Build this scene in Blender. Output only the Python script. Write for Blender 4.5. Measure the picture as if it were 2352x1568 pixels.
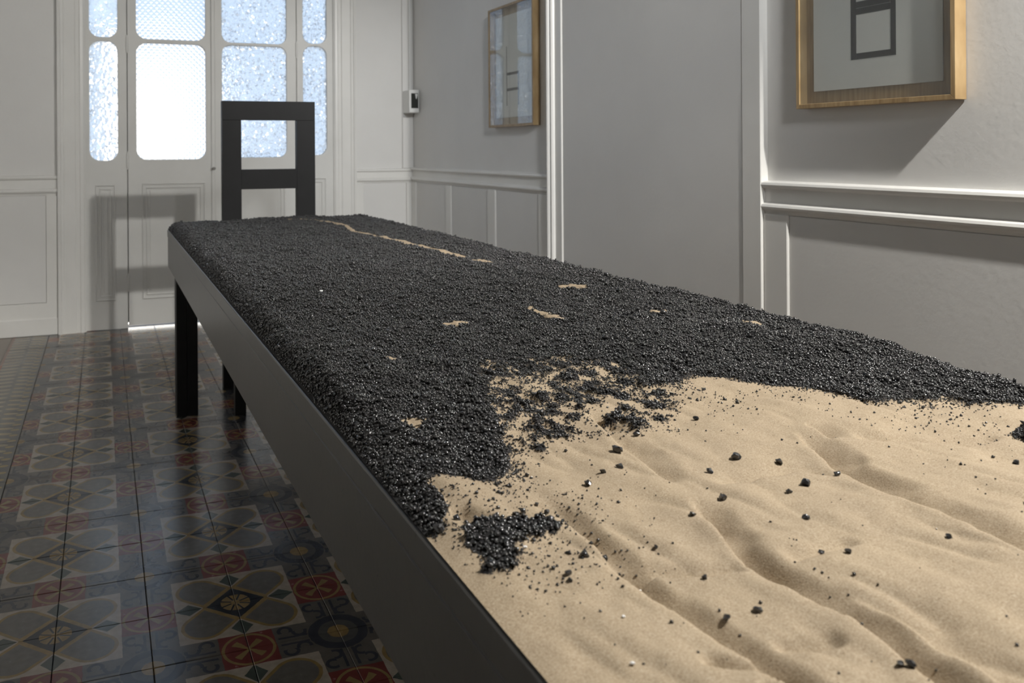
import bpy, bmesh, math, random
import numpy as np
from mathutils import Matrix, Vector

for o in list(bpy.data.objects):
    bpy.data.objects.remove(o)
S = bpy.context.scene
C = S.collection
rng = np.random.default_rng(7)
random.seed(7)

# ------------------------------------------------------------------ camera
cam_d = bpy.data.cameras.new('camera')
cam = bpy.data.objects.new('camera', cam_d)
C.objects.link(cam)
cam_d.sensor_width = 36.0
cam_d.lens = 1925.62 / 2352 * 36.0
cam_d.shift_x = (1176 - 912.79) / 2352
cam_d.shift_y = -(784 - 345.34) / 2352
cam_d.clip_start = 0.02
cam_d.clip_end = 100
R0 = (0.94356, -0.33114, -0.006268)      # image right
R1 = (-0.005914, 0.002076, -0.99998)     # image down
R2 = (0.331147, 0.943579, 0.0)           # view direction
cam.matrix_world = Matrix(((R0[0], -R1[0], -R2[0], 0.10718),
                           (R0[1], -R1[1], -R2[1], -2.02796),
                           (R0[2], -R1[2], -R2[2], 1.08043),
                           (0, 0, 0, 1)))
cam_d.dof.use_dof = True
cam_d.dof.focus_distance = 1.25
cam_d.dof.aperture_fstop = 10.0
S.camera = cam

# ------------------------------------------------------------------ world, sun, lamps, exposure
w = bpy.data.worlds.new('World')
S.world = w
w.use_nodes = True
bg = w.node_tree.nodes['Background']
bg.inputs[0].default_value = (0.58, 0.76, 1.0, 1)
bg.inputs[1].default_value = 1.2


def lamp(name, kind, loc, target, energy, color, **kw):
    d = bpy.data.lights.new(name, kind)
    d.energy = energy
    d.color = color
    for k, v in kw.items():
        setattr(d, k, v)
    o = bpy.data.objects.new(name, d)
    C.objects.link(o)
    o.location = loc
    o.rotation_euler = (Vector(target) - Vector(loc)).to_track_quat('-Z', 'Y').to_euler()
    return o


lamp('sun', 'SUN', (6, 8, 8), (6 - 0.85, 8 - 0.03, 8 - 0.55), 20.0, (1.0, 0.95, 0.88), angle=0.01)
# gallery spotlights on the ceiling track over the right wall, then added fill spots
lamp('track_or_fill_spot', 'SPOT', (2.03, -1.79, 2.54), (0.55, 2.6, 0.75), 235.0, (1.0, 0.985, 0.945),
     spot_size=math.radians(62), spot_blend=0.75, shadow_soft_size=0.035)
lamp('track_or_fill_spot', 'SPOT', (1.80, -1.87, 2.53), (1.25, -1.08, 0.8), 265.0, (1.0, 0.975, 0.925),
     spot_size=math.radians(88), spot_blend=0.45, shadow_soft_size=0.03)
lamp('track_or_fill_spot', 'SPOT', (0.9, -3.2, 2.9), (-0.585, 0.3, 1.75), 130.0, (1.0, 0.99, 0.97),  # unseen fill spot, added to bounce light off the left wall
     spot_size=math.radians(52), spot_blend=1.0, shadow_soft_size=0.05)
lamp('wall_fill', 'SPOT', (0.6, -3.6, 2.9), (2.1, 2.0, 1.3), 430.0, (0.95, 0.975, 1.0),  # added out of view to brighten the far part of the right wall
     spot_size=math.radians(30), spot_blend=1.0, shadow_soft_size=0.25)
S.view_settings.view_transform = 'Standard'
S.view_settings.look = 'None'
S.view_settings.gamma = 1.0
S.view_settings.use_curve_mapping = False
S.view_settings.exposure = 0.26
S.cycles.use_denoising = True
S.cycles.max_bounces = 10
S.cycles.diffuse_bounces = 6
S.cycles.transmission_bounces = 8
S.cycles.sample_clamp_indirect = 6.0


# ------------------------------------------------------------------ helpers
def link(o, parent=None):
    C.objects.link(o)
    if parent is not None:
        o.parent = parent
    return o


def tag(o, label=None, cat=None, group=None, kind=None):
    if label: o['label'] = label
    if cat: o['category'] = cat
    if group: o['group'] = group
    if kind: o['kind'] = kind
    return o


def empty(name, loc=(0, 0, 0)):
    o = bpy.data.objects.new(name, None)
    o.location = loc
    return link(o)


def obj(name, me, m=None, parent=None, smooth=False):
    if m is not None:
        me.materials.clear(); me.materials.append(m)
    if smooth:
        me.polygons.foreach_set('use_smooth', [True] * len(me.polygons))
    o = bpy.data.objects.new(name, me)
    link(o, parent)
    if parent is not None:
        o.matrix_parent_inverse = parent.matrix_basis.inverted()
    return o


class MB:
    """collects boxes and prisms into one mesh (world coordinates)"""
    def __init__(self):
        self.bm = bmesh.new()

    def box(self, x0, x1, y0, y1, z0, z1, bev=0.0, seg=1):
        b = bmesh.new()
        v = [b.verts.new((x, y, z)) for x in (x0, x1) for y in (y0, y1) for z in (z0, z1)]
        for f in ((0, 1, 3, 2), (4, 6, 7, 5), (0, 4, 5, 1), (2, 3, 7, 6), (0, 2, 6, 4), (1, 5, 7, 3)):
            b.faces.new([v[i] for i in f])
        bmesh.ops.recalc_face_normals(b, faces=b.faces)
        if bev > 0:
            bmesh.ops.bevel(b, geom=list(b.edges), offset=bev, segments=seg, affect='EDGES', profile=0.5)
        self._add(b)
        return self

    def _add(self, b):
        me = bpy.data.meshes.new('tmp'); b.to_mesh(me); b.free()
        self.bm.from_mesh(me); bpy.data.meshes.remove(me)

    def prism(self, prof, fn, s0, s1):
        """closed profile [(a,b)] swept from s0 to s1; fn(a,b,s)->xyz"""
        b = bmesh.new()
        A = [b.verts.new(fn(p[0], p[1], s0)) for p in prof]
        B = [b.verts.new(fn(p[0], p[1], s1)) for p in prof]
        n = len(prof)
        for i in range(n):
            b.faces.new((A[i], A[(i + 1) % n], B[(i + 1) % n], B[i]))
        b.faces.new(A[::-1]); b.faces.new(B)
        bmesh.ops.recalc_face_normals(b, faces=b.faces)
        self._add(b)
        return self

    def mesh(self, name='mesh'):
        me = bpy.data.meshes.new(name)
        self.bm.to_mesh(me); self.bm.free()
        return me


def box_obj(name, x0, x1, y0, y1, z0, z1, m, parent=None, bev=0.0, seg=1):
    return obj(name, MB().box(x0, x1, y0, y1, z0, z1, bev, seg).mesh(name), m, parent)


def rounded_rect(x0, x1, z0, z1, r, n=7):
    pts = []
    for cx, cz, a0 in ((x1 - r, z0 + r, -90), (x1 - r, z1 - r, 0), (x0 + r, z1 - r, 90), (x0 + r, z0 + r, 180)):
        for k in range(n + 1):
            a = math.radians(a0 + 90 * k / n)
            pts.append((cx + r * math.cos(a), cz + r * math.sin(a)))
    return pts


def filled(name, loops, y0, y1, bevel=0.0):
    """flat slab in the XZ plane with holes, from y0 (room side) to y1"""
    cu = bpy.data.curves.new('tmpc', 'CURVE')
    cu.dimensions = '2D'; cu.fill_mode = 'BOTH'
    cu.extrude = (y1 - y0) / 2 - bevel
    cu.bevel_depth = bevel; cu.bevel_resolution = 1; cu.offset = -bevel
    for lp in loops:
        sp = cu.splines.new('POLY')
        sp.points.add(len(lp) - 1)
        for q, (x, z) in zip(sp.points, lp):
            q.co = (x, z, 0, 1)
        sp.use_cyclic_u = True
    o = bpy.data.objects.new('tmpo', cu)
    C.objects.link(o)
    dg = bpy.context.evaluated_depsgraph_get()
    me = bpy.data.meshes.new_from_object(o.evaluated_get(dg))
    bpy.data.objects.remove(o); bpy.data.curves.remove(cu)
    yc = (y0 + y1) / 2
    me.transform(Matrix(((1, 0, 0, 0), (0, 0, -1, yc), (0, 1, 0, 0), (0, 0, 0, 1))))
    me.name = name
    return me


def smooth01(t):
    t = np.clip(t, 0, 1)
    return t * t * (3 - 2 * t)


def vnoise(x, y, scale, seed):
    """smooth value noise on arrays, -1..1"""
    g = np.random.default_rng(seed).uniform(-1, 1, (512, 512))
    u = x / scale + 137.3; v = y / scale + 211.7
    i = np.floor(u).astype(int); j = np.floor(v).astype(int)
    fu = smooth01(u - i); fv = smooth01(v - j)
    i0, j0 = i % 512, j % 512; i1, j1 = (i + 1) % 512, (j + 1) % 512
    return (g[i0, j0] * (1 - fu) + g[i1, j0] * fu) * (1 - fv) + (g[i0, j1] * (1 - fu) + g[i1, j1] * fu) * fv


# ------------------------------------------------------------------ materials
class N:
    """tiny expression wrapper over Math nodes"""
    def __init__(self, nt, s): self.nt, self.s = nt, s
    def _op(self, op, *a):
        n = self.nt.nodes.new('ShaderNodeMath'); n.operation = op
        for k, q in enumerate((self,) + a):
            if isinstance(q, N): self.nt.links.new(q.s, n.inputs[k])
            else: n.inputs[k].default_value = q
        return N(self.nt, n.outputs[0])
    def __add__(self, o): return self._op('ADD', o)
    def __sub__(self, o): return self._op('SUBTRACT', o)
    def __mul__(self, o): return self._op('MULTIPLY', o)
    def __lt__(self, o): return self._op('LESS_THAN', o)
    def __gt__(self, o): return self._op('GREATER_THAN', o)
    def mx(self, o): return self._op('MAXIMUM', o)
    def mn(self, o): return self._op('MINIMUM', o)
    def abs(self): return self._op('ABSOLUTE')
    def sqrt(self): return self._op('SQRT')
    def inv(self): return (self * -1.0) + 1.0
    def clamp(self):
        q = self + 0.0
        q.s.node.use_clamp = True
        return q


def new_mat(name):
    m = bpy.data.materials.new(name)
    m.use_nodes = True
    nt = m.node_tree
    b = nt.nodes['Principled BSDF']
    return m, nt, b


def noise(nt, scale, detail=4, rough=0.55, coord='Object', dist=0.0):
    tc = nt.nodes.new('ShaderNodeTexCoord')
    n = nt.nodes.new('ShaderNodeTexNoise')
    n.inputs['Scale'].default_value = scale
    n.inputs['Detail'].default_value = detail
    n.inputs['Roughness'].default_value = rough
    n.inputs['Distortion'].default_value = dist
    nt.links.new(tc.outputs[coord], n.inputs['Vector'])
    return n


def ramp(nt, fac, stops):
    r = nt.nodes.new('ShaderNodeValToRGB')
    e = r.color_ramp.elements
    e[0].position, e[0].color = stops[0][0], (*stops[0][1], 1)
    e[1].position, e[1].color = stops[-1][0], (*stops[-1][1], 1)
    for p, c in stops[1:-1]:
        q = e.new(p); q.color = (*c, 1)
    nt.links.new(fac, r.inputs[0])
    return r


def mixc(nt, fac, a, b):
    m = nt.nodes.new('ShaderNodeMix'); m.data_type = 'RGBA'
    if isinstance(fac, N): nt.links.new(fac.s, m.inputs[0])
    elif hasattr(fac, 'links'): nt.links.new(fac, m.inputs[0])
    else: m.inputs[0].default_value = fac
    for k, q in ((6, a), (7, b)):
        if isinstance(q, tuple): m.inputs[k].default_value = (*q, 1)
        else: nt.links.new(q, m.inputs[k])
    return m.outputs[2]


def bump(nt, b, height, strength=0.2, dist=0.002):
    n = nt.nodes.new('ShaderNodeBump')
    n.inputs['Strength'].default_value = strength
    n.inputs['Distance'].default_value = dist
    nt.links.new(height, n.inputs['Height'])
    nt.links.new(n.outputs[0], b.inputs['Normal'])


def painted(name, c0, c1, rough=0.5, nscale=3.0, bscale=90.0, bstr=0.15):
    m, nt, b = new_mat(name)
    n = noise(nt, nscale, 5)
    r = ramp(nt, n.outputs[0], [(0.3, c0), (0.7, c1)])
    nt.links.new(r.outputs[0], b.inputs['Base Color'])
    b.inputs['Roughness'].default_value = rough
    n2 = noise(nt, bscale, 4)
    bump(nt, b, n2.outputs[0], bstr, 0.002)
    return m


M_wall = painted('white_wall_paint', (0.68, 0.67, 0.65), (0.73, 0.72, 0.70), 0.55, 2.0, 60, 0.25)
M_trim = painted('white_gloss_trim', (0.74, 0.73, 0.70), (0.79, 0.78, 0.75), 0.35, 4.0, 30, 0.05)
M_door = painted('white_door_paint', (0.68, 0.675, 0.65), (0.73, 0.725, 0.70), 0.4, 4.0, 50, 0.15)
M_ceil = painted('ceiling_paint', (0.7, 0.7, 0.68), (0.75, 0.75, 0.73), 0.8)
M_grout = painted('grout', (0.05, 0.045, 0.04), (0.09, 0.08, 0.07), 0.8, 20)
M_out = painted('sunlit_render', (0.8, 0.79, 0.76), (0.85, 0.84, 0.8), 0.9)
M_street = painted('street_paving', (0.05, 0.05, 0.05), (0.08, 0.08, 0.078), 0.9, 8)
M_brass = painted('aged_metal', (0.25, 0.24, 0.22), (0.35, 0.34, 0.31), 0.4)
M_plastic = painted('white_plastic', (0.72, 0.72, 0.70), (0.75, 0.75, 0.73), 0.35)
M_darkglass = painted('dark_window', (0.015, 0.017, 0.014), (0.03, 0.032, 0.026), 0.12)
M_paper = painted('paper', (0.74, 0.74, 0.73), (0.76, 0.76, 0.75), 0.85)
M_ink = painted('charcoal_ink', (0.018, 0.019, 0.021), (0.03, 0.031, 0.034), 0.7, 60)
M_white_chip = painted('white_chip', (0.75, 0.75, 0.75), (0.85, 0.85, 0.85), 0.2)


def black_paint(name, c0, c1, rough, spec=0.5):
    m, nt, b = new_mat(name)
    n = noise(nt, 6, 6, 0.6)
    r = ramp(nt, n.outputs[0], [(0.3, c0), (0.7, c1)])
    ch = noise(nt, 55, 3, 0.7)
    chips = ramp(nt, ch.outputs[0], [(0.29, (0.012, 0.012, 0.012)), (0.31, (1, 1, 1))])
    mul = nt.nodes.new('ShaderNodeMix'); mul.data_type = 'RGBA'; mul.blend_type = 'MULTIPLY'
    mul.inputs[0].default_value = 0.75
    nt.links.new(r.outputs[0], mul.inputs[6]); nt.links.new(chips.outputs[0], mul.inputs[7])
    nt.links.new(mul.outputs[2], b.inputs['Base Color'])
    b.inputs['Roughness'].default_value = rough
    b.inputs['Specular IOR Level'].default_value = spec
    bump(nt, b, noise(nt, 80, 4).outputs[0], 0.12, 0.001)
    return m


M_table = black_paint('worn_black_table_paint', (0.036, 0.035, 0.034), (0.052, 0.051, 0.049), 0.30)
M_black = black_paint('matt_black_wood', (0.009, 0.009, 0.0095), (0.014, 0.014, 0.015), 0.5, 0.25)


def wood(name):
    m, nt, b = new_mat(name)
    tc = nt.nodes.new('ShaderNodeTexCoord')
    mp = nt.nodes.new('ShaderNodeMapping'); mp.inputs['Scale'].default_value = (9, 60, 4)
    nt.links.new(tc.outputs['Object'], mp.inputs[0])
    n = nt.nodes.new('ShaderNodeTexNoise'); n.inputs['Scale'].default_value = 2.0; n.inputs['Detail'].default_value = 5
    nt.links.new(mp.outputs[0], n.inputs['Vector'])
    r = ramp(nt, n.outputs[0], [(0.3, (0.25, 0.162, 0.075)), (0.55, (0.355, 0.245, 0.122)), (0.75, (0.44, 0.32, 0.178))])
    nt.links.new(r.outputs[0], b.inputs['Base Color'])
    b.inputs['Roughness'].default_value = 0.38
    return m


M_wood = wood('oak_frame')

# picture glazing: mirror-like at a glance, clear face on
M_glaze = bpy.data.materials.new('picture_glazing'); M_glaze.use_nodes = True
nt = M_glaze.node_tree; nt.nodes.clear()
o_ = nt.nodes.new('ShaderNodeOutputMaterial'); mx_ = nt.nodes.new('ShaderNodeMixShader')
fr_ = nt.nodes.new('ShaderNodeFresnel'); fr_.inputs[0].default_value = 2.35
tr_ = nt.nodes.new('ShaderNodeBsdfTransparent'); gl_ = nt.nodes.new('ShaderNodeBsdfGlossy')
tr_.inputs[0].default_value = (0.94, 0.95, 0.94, 1)
gl_.inputs['Roughness'].default_value = 0.02
ge_ = nt.nodes.new('ShaderNodeNewGeometry')
ff_ = N(nt, fr_.outputs[0]) * N(nt, ge_.outputs['Backfacing']).inv()
nt.links.new(ff_.s, mx_.inputs[0]); nt.links.new(tr_.outputs[0], mx_.inputs[1])
nt.links.new(gl_.outputs[0], mx_.inputs[2]); nt.links.new(mx_.outputs[0], o_.inputs[0])


def privacy_glass(name, kind, scale):
    """cast privacy glass: clear refraction through its relief plus some milky diffusion"""
    m = bpy.data.materials.new(name); m.use_nodes = True
    nt = m.node_tree; nt.nodes.clear()
    out = nt.nodes.new('ShaderNodeOutputMaterial')
    mix = nt.nodes.new('ShaderNodeMixShader'); mix.inputs[0].default_value = 0.62
    tl = nt.nodes.new('ShaderNodeBsdfTranslucent'); tl.inputs[0].default_value = (0.93, 0.96, 1, 1)
    rf = nt.nodes.new('ShaderNodeBsdfGlass'); rf.inputs['Roughness'].default_value = 0.06
    rf.inputs['IOR'].default_value = 1.45
    tc = nt.nodes.new('ShaderNodeTexCoord')
    mp = nt.nodes.new('ShaderNodeMapping'); nt.links.new(tc.outputs['Object'], mp.inputs[0])
    bp = nt.nodes.new('ShaderNodeBump')
    if kind == 'pebble':
        t = nt.nodes.new('ShaderNodeTexVoronoi'); t.feature = 'F1'
        t.inputs['Scale'].default_value = scale
        nt.links.new(mp.outputs[0], t.inputs['Vector'])
        dd = N(nt, t.outputs['Distance'])
        nt.links.new((dd * dd * -1.4).s, bp.inputs['Height'])
    else:
        mp.inputs['Rotation'].default_value = (0, math.radians(45), 0)
        wv = []
        for ax in ('X', 'Z'):
            t = nt.nodes.new('ShaderNodeTexWave'); t.bands_direction = ax
            t.inputs['Scale'].default_value = scale
            nt.links.new(mp.outputs[0], t.inputs['Vector']); wv.append(N(nt, t.outputs['Fac']))
        h = wv[0] * wv[1]
        nt.links.new(h.s, bp.inputs['Height'])
    bp.inputs['Strength'].default_value = 1.0
    bp.inputs['Distance'].default_value = 0.012
    nt.links.new(bp.outputs[0], rf.inputs['Normal'])
    nt.links.new(tl.outputs[0], mix.inputs[1]); nt.links.new(rf.outputs[0], mix.inputs[2])
    nt.links.new(mix.outputs[0], out.inputs[0])
    return m


M_pebble = privacy_glass('pebbled_glass', 'pebble', 44)
M_diamond = privacy_glass('crosshatched_glass', 'diamond', 13)
M_fine = privacy_glass('fine_hammered_glass', 'pebble', 66)


def tile_material():
    m, nt, b = new_mat('cement_tile')
    uv = nt.nodes.new('ShaderNodeUVMap')
    sep = nt.nodes.new('ShaderNodeSeparateXYZ'); nt.links.new(uv.outputs[0], sep.inputs[0])
    wob = noise(nt, 45, 3)
    wb = (N(nt, wob.outputs[0]) - 0.5) * 0.02
    u = N(nt, sep.outputs[0]) + wb; v = N(nt, sep.outputs[1]) + wb
    a = u.mx(v); c = u.mn(v)
    cream, grey, ochre = (0.44, 0.385, 0.325), (0.165, 0.158, 0.145), (0.31, 0.215, 0.095)
    black, green, red = (0.028, 0.032, 0.042), (0.085, 0.105, 0.095), (0.20, 0.052, 0.046)
    band, ring = (0.135, 0.125, 0.115), (0.05, 0.055, 0.07)
    # band with scrolls
    def ringm(ca, cc, r, wd):
        dx = a - ca; dy = c - cc
        return ((dx * dx + dy * dy).sqrt() - r).abs() < wd
    col = mixc(nt, 0.0, band, band)
    sc = ringm(0.85, 0.585, 0.07, 0.02) * (a > 0.83)
    sc = sc.mx(ringm(0.80, 0.43, 0.07, 0.02) * (a < 0.84))
    sc = sc.mx(((a - 0.935).abs() < 0.016) * ((c - 0.5).abs() < 0.16))
    col = mixc(nt, sc, col, ring)
    # blue rosette
    da = a.inv(); dc = c.inv()
    r = (da * da + dc * dc).sqrt()
    col = mixc(nt, r < 0.335, col, ring)
    col = mixc(nt, r < 0.225, col, (0.10, 0.10, 0.10))
    col = mixc(nt, r < 0.12, col, ochre)
    # red medallion
    inred = (da < 0.30) * (c < 0.30)
    col = mixc(nt, inred, col, red)
    rr = (da * da + c * c).sqrt()
    col = mixc(nt, ((rr - 0.275).abs() < 0.017) * inred, col, ochre)
    arm = ((da - c).abs() < (rr * 0.28 + 0.012)) * (rr < 0.20)
    col = mixc(nt, arm * inred, col, ochre)
    # cream square with four petals
    inw = a < 0.70
    col = mixc(nt, inw, col, cream)
    p = (u + v) * 0.70711; q = (u - v) * 0.70711
    e = (p - 0.57).mx(0.0)
    D = ((e * e + q * q).sqrt() - 0.262).mx(p * -1.0 + 0.262)
    col = mixc(nt, D < 0.0, col, ochre)
    col = mixc(nt, D < -0.042, col, grey)
    s = u + v
    col = mixc(nt, s < 0.39, col, ochre)
    col = mixc(nt, s < 0.345, col, black)
    gd = (a - 0.545).abs() * (1 / 0.155) + c * (1 / 0.125)
    col = mixc(nt, (gd < 1.0) * inw, col, green)
    fr = (u * u + v * v).sqrt()
    ang = ((a - c * 2.4).abs() < 0.03) * (fr > 0.05)
    col = mixc(nt, (fr < 0.175) * ang.inv(), col, ochre)
    # wear
    n = noise(nt, 9, 6, 0.6, 'Generated')
    wr = ramp(nt, n.outputs[0], [(0.25, (0.62, 0.62, 0.62)), (0.75, (0.92, 0.90, 0.87))])
    mul = nt.nodes.new('ShaderNodeMix'); mul.data_type = 'RGBA'; mul.blend_type = 'MULTIPLY'
    mul.inputs[0].default_value = 1.0
    nt.links.new(col, mul.inputs[6]); nt.links.new(wr.outputs[0], mul.inputs[7])
    nt.links.new(mul.outputs[2], b.inputs['Base Color'])
    rn = ramp(nt, n.outputs[0], [(0.2, (0.16,) * 3), (0.8, (0.30,) * 3)])
    nt.links.new(rn.outputs[0], b.inputs['Roughness'])
    return m


def border_material():
    m, nt, b = new_mat('cement_border_tile')
    uv = nt.nodes.new('ShaderNodeUVMap')
    sep = nt.nodes.new('ShaderNodeSeparateXYZ'); nt.links.new(uv.outputs[0], sep.inputs[0])
    u = N(nt, sep.outputs[0]); v = N(nt, sep.outputs[1])
    col = mixc(nt, 0.0, (0.125, 0.12, 0.105), (0.1, 0.1, 0.1))
    def leaf(cu, cv, ru, rv, sl, colr, col):
        dv = v - cv; du = (u - cu) + dv * sl
        dd = du * du * (1 / ru ** 2) + dv * dv * (1 / rv ** 2)
        return mixc(nt, dd < 1.0, col, colr)
    for cv in (0.17, 0.5, 0.83):
        col = leaf(0.28, cv, 0.22, 0.085, -0.8, (0.25, 0.215, 0.155), col)
        col = leaf(0.70, cv + 0.08, 0.13, 0.07, 0.9, (0.28, 0.225, 0.14), col)
        col = leaf(0.88, cv - 0.06, 0.08, 0.05, 0.0, (0.3, 0.22, 0.1), col)
    col = mixc(nt, (u - 0.06).abs() < 0.03, col, (0.2, 0.09, 0.06))
    nt.links.new(col, b.inputs['Base Color'])
    b.inputs['Roughness'].default_value = 0.25
    return m


M_tile = tile_material()
M_border = border_material()


def sand_material():
    m, nt, b = new_mat('sand')
    n = noise(nt, 700, 3, 0.7)
    r = ramp(nt, n.outputs[0], [(0.3, (0.245, 0.18, 0.116)), (0.5, (0.378, 0.298, 0.202)), (0.72, (0.485, 0.402, 0.298))])
    n2 = noise(nt, 14, 4)
    r2 = ramp(nt, n2.outputs[0], [(0.3, (0.92, 0.92, 0.93)), (0.7, (1.0, 1.0, 1.0))])
    mul = nt.nodes.new('ShaderNodeMix'); mul.data_type = 'RGBA'; mul.blend_type = 'MULTIPLY'
    mul.inputs[0].default_value = 1.0
    nt.links.new(r.outputs[0], mul.inputs[6]); nt.links.new(r2.outputs[0], mul.inputs[7])
    at = nt.nodes.new('ShaderNodeAttribute'); at.attribute_name = 'cover'
    sp = noise(nt, 420, 3, 0.6)
    f = ((N(nt, at.outputs['Fac']) + (N(nt, sp.outputs[0]) - 0.5) * 0.9 - 0.5) * 6.0 + 0.5).clamp()
    col = mixc(nt, f, mul.outputs[2], (0.016, 0.0155, 0.016))
    nt.links.new(col, b.inputs['Base Color'])
    b.inputs['Roughness'].default_value = 0.85
    b.inputs['Specular IOR Level'].default_value = 0.25
    bump(nt, b, noise(nt, 900, 2, 0.6).outputs[0], 0.35, 0.0012)
    return m


M_sand = sand_material()
M_gravel, nt, b = new_mat('black_coke_gravel')
g_ = noise(nt, 300, 3)
r_ = ramp(nt, g_.outputs[0], [(0.3, (0.015, 0.015, 0.016)), (0.7, (0.036, 0.035, 0.035))])
nt.links.new(r_.outputs[0], b.inputs['Base Color'])
b.inputs['Roughness'].default_value = 0.24
b.inputs['Specular IOR Level'].default_value = 0.9

# ------------------------------------------------------------------ room shell
XL, XR, YB, YF, ZC = -0.585, 2.115, 3.37, -4.2, 3.75
floor = box_obj('floor', XL - 0.15, XR + 0.15, YF - 0.15, YB + 0.16, -0.08, -0.006, M_grout)
tag(floor, 'patterned cement tile floor in cream, ochre, red and slate', kind='structure')
ceil = box_obj('ceiling', XL - 0.15, XR + 0.15, YF - 0.15, YB + 0.16, ZC, ZC + 0.12, M_ceil)
tag(ceil, 'plain white painted ceiling of the room', kind='structure')

# tiles: one tile mesh, four orientations make the repeat
T = 0.2


def tile_mesh(sx=1.0):
    h = 0.0008
    x0, x1, y0, y1 = h, T - h, h, T - h
    bv = 0.0011
    vs = [(x0, y0, -0.006), (x1, y0, -0.006), (x1, y1, -0.006), (x0, y1, -0.006),
          (x0, y0, -bv), (x1, y0, -bv), (x1, y1, -bv), (x0, y1, -bv),
          (x0 + bv, y0 + bv, 0), (x1 - bv, y0 + bv, 0), (x1 - bv, y1 - bv, 0), (x0 + bv, y1 - bv, 0)]
    fs = [(8, 9, 10, 11)]
    for k in range(4):
        j = (k + 1) % 4
        fs += [(k, j, 4 + j, 4 + k), (4 + k, 4 + j, 8 + j, 8 + k)]
    me = bpy.data.meshes.new('tile')
    me.from_pydata(vs, [], fs)
    ul = me.uv_layers.new(name='UVMap')
    for lp in me.loops:
        x, y, z = me.vertices[lp.vertex_index].co
        ul.data[lp.index].uv = (x / T, y / T)
    return me


tile_me = tile_mesh(); tile_me.materials.append(M_tile)
border_me = tile_mesh(); border_me.materials.append(M_border)
cells = []
for i in range(-2, 11):
    for j in range(-21, 17):
        cx, cy = (i + .5) * T, (j + .5) * T
        if cx < XL - 0.02 or cx > XR: continue
        vis = (i + 0.5) * T < 0.95 and j >= -4
        d = abs(cy - 0.5) + (0 if vis else 100) + abs(cx - 0.2)
        cells.append((d, i, j))
cells.sort()
rest = bmesh.new()
uvl = rest.loops.layers.uv.new('UVMap')


def tile_matrix(i, j, border):
    if border:
        return Matrix.Translation((i * T, j * T, 0))
    ei, ej = i % 2 == 0, j % 2 == 0
    if ei and ej: return Matrix.Translation((i * T, j * T, 0))
    if not ei and ej: return Matrix.Translation(((i + 1) * T, j * T, 0)) @ Matrix.Rotation(math.pi / 2, 4, 'Z')
    if not ei: return Matrix.Translation(((i + 1) * T, (j + 1) * T, 0)) @ Matrix.Rotation(math.pi, 4, 'Z')
    return Matrix.Translation((i * T, (j + 1) * T, 0)) @ Matrix.Rotation(-math.pi / 2, 4, 'Z')


for k, (d, i, j) in enumerate(cells):
    brd = i <= -2 or i >= 9
    mat = tile_matrix(i, j, brd)
    jit = Matrix.Translation((random.uniform(-.0003, .0003), random.uniform(-.0003, .0003), random.uniform(-.0004, .0004)))
    if k < 300:
        o = bpy.data.objects.new('tile', border_me if brd else tile_me)
        link(o, floor)
        o.matrix_local = mat @ jit
    else:
        tmp = tile_me.copy(); tmp.transform(mat); rest.from_mesh(tmp); bpy.data.meshes.remove(tmp)
me = bpy.data.meshes.new('tile_field'); rest.to_mesh(me); rest.free()
o = obj('tile_field', me, M_tile, floor); o['kind'] = 'stuff'
# strip of plain border along each long wall
for nm, x0, x1 in (('border_slab', XL, -0.4005),):
    s = box_obj(nm, x0, x1, YF, YB, -0.006, -0.0005, painted('border_cement', (0.15, 0.12, 0.095), (0.2, 0.16, 0.125), 0.3), floor)

# walls
wr = box_obj('wall_right', XR, XR + 0.15, YF, YB + 0.16, 0, ZC, M_wall)
tag(wr, 'white painted wall with chair rail and wainscot behind the table', kind='structure')
wl = box_obj('wall_left', XL - 0.15, XL, YF, YB + 0.16, 0, ZC, M_wall)
tag(wl, 'white painted wall facing the pictures', kind='structure')
wf = box_obj('wall_front', XL - 0.15, XR + 0.15, YF - 0.15, YF, 0, ZC, M_wall)
tag(wf, 'white painted wall behind the viewer', kind='structure')
DX0, DX1, DZ = -0.15, 1.70, 3.40
mb = MB()
mb.box(XL, DX0, YB, YB + 0.16, 0, ZC).box(DX1, XR, YB, YB + 0.16, 0, ZC).box(DX0, DX1, YB, YB + 0.16, DZ, ZC)
wb = obj('wall_back', mb.mesh('wall_back'), M_wall)
tag(wb, 'white painted end wall around the glazed entrance door', kind='structure')


# chair rail profile: (out, z) out = distance from wall into the room
def rail_prof(z0, z1, d):
    h = z1 - z0
    pr = [(0, z0)]
    def nose(zc, r, n=5):
        return [(d * 0.62 + r * math.cos(a) * 0.9, zc + r * math.sin(a)) for a in np.linspace(-math.pi / 2, math.pi / 2, n)]
    pr += [(d * 0.35, z0), (d * 0.45, z0 + h * 0.08)]
    pr += nose(z0 + h * 0.22, h * 0.095)
    pr += [(d * 0.38, z0 + h * 0.36), (d * 0.38, z0 + h * 0.76)]
    pr += nose(z0 + h * 0.88, h * 0.095)
    pr += [(d * 0.3, z1), (0, z1)]
    return pr


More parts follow.
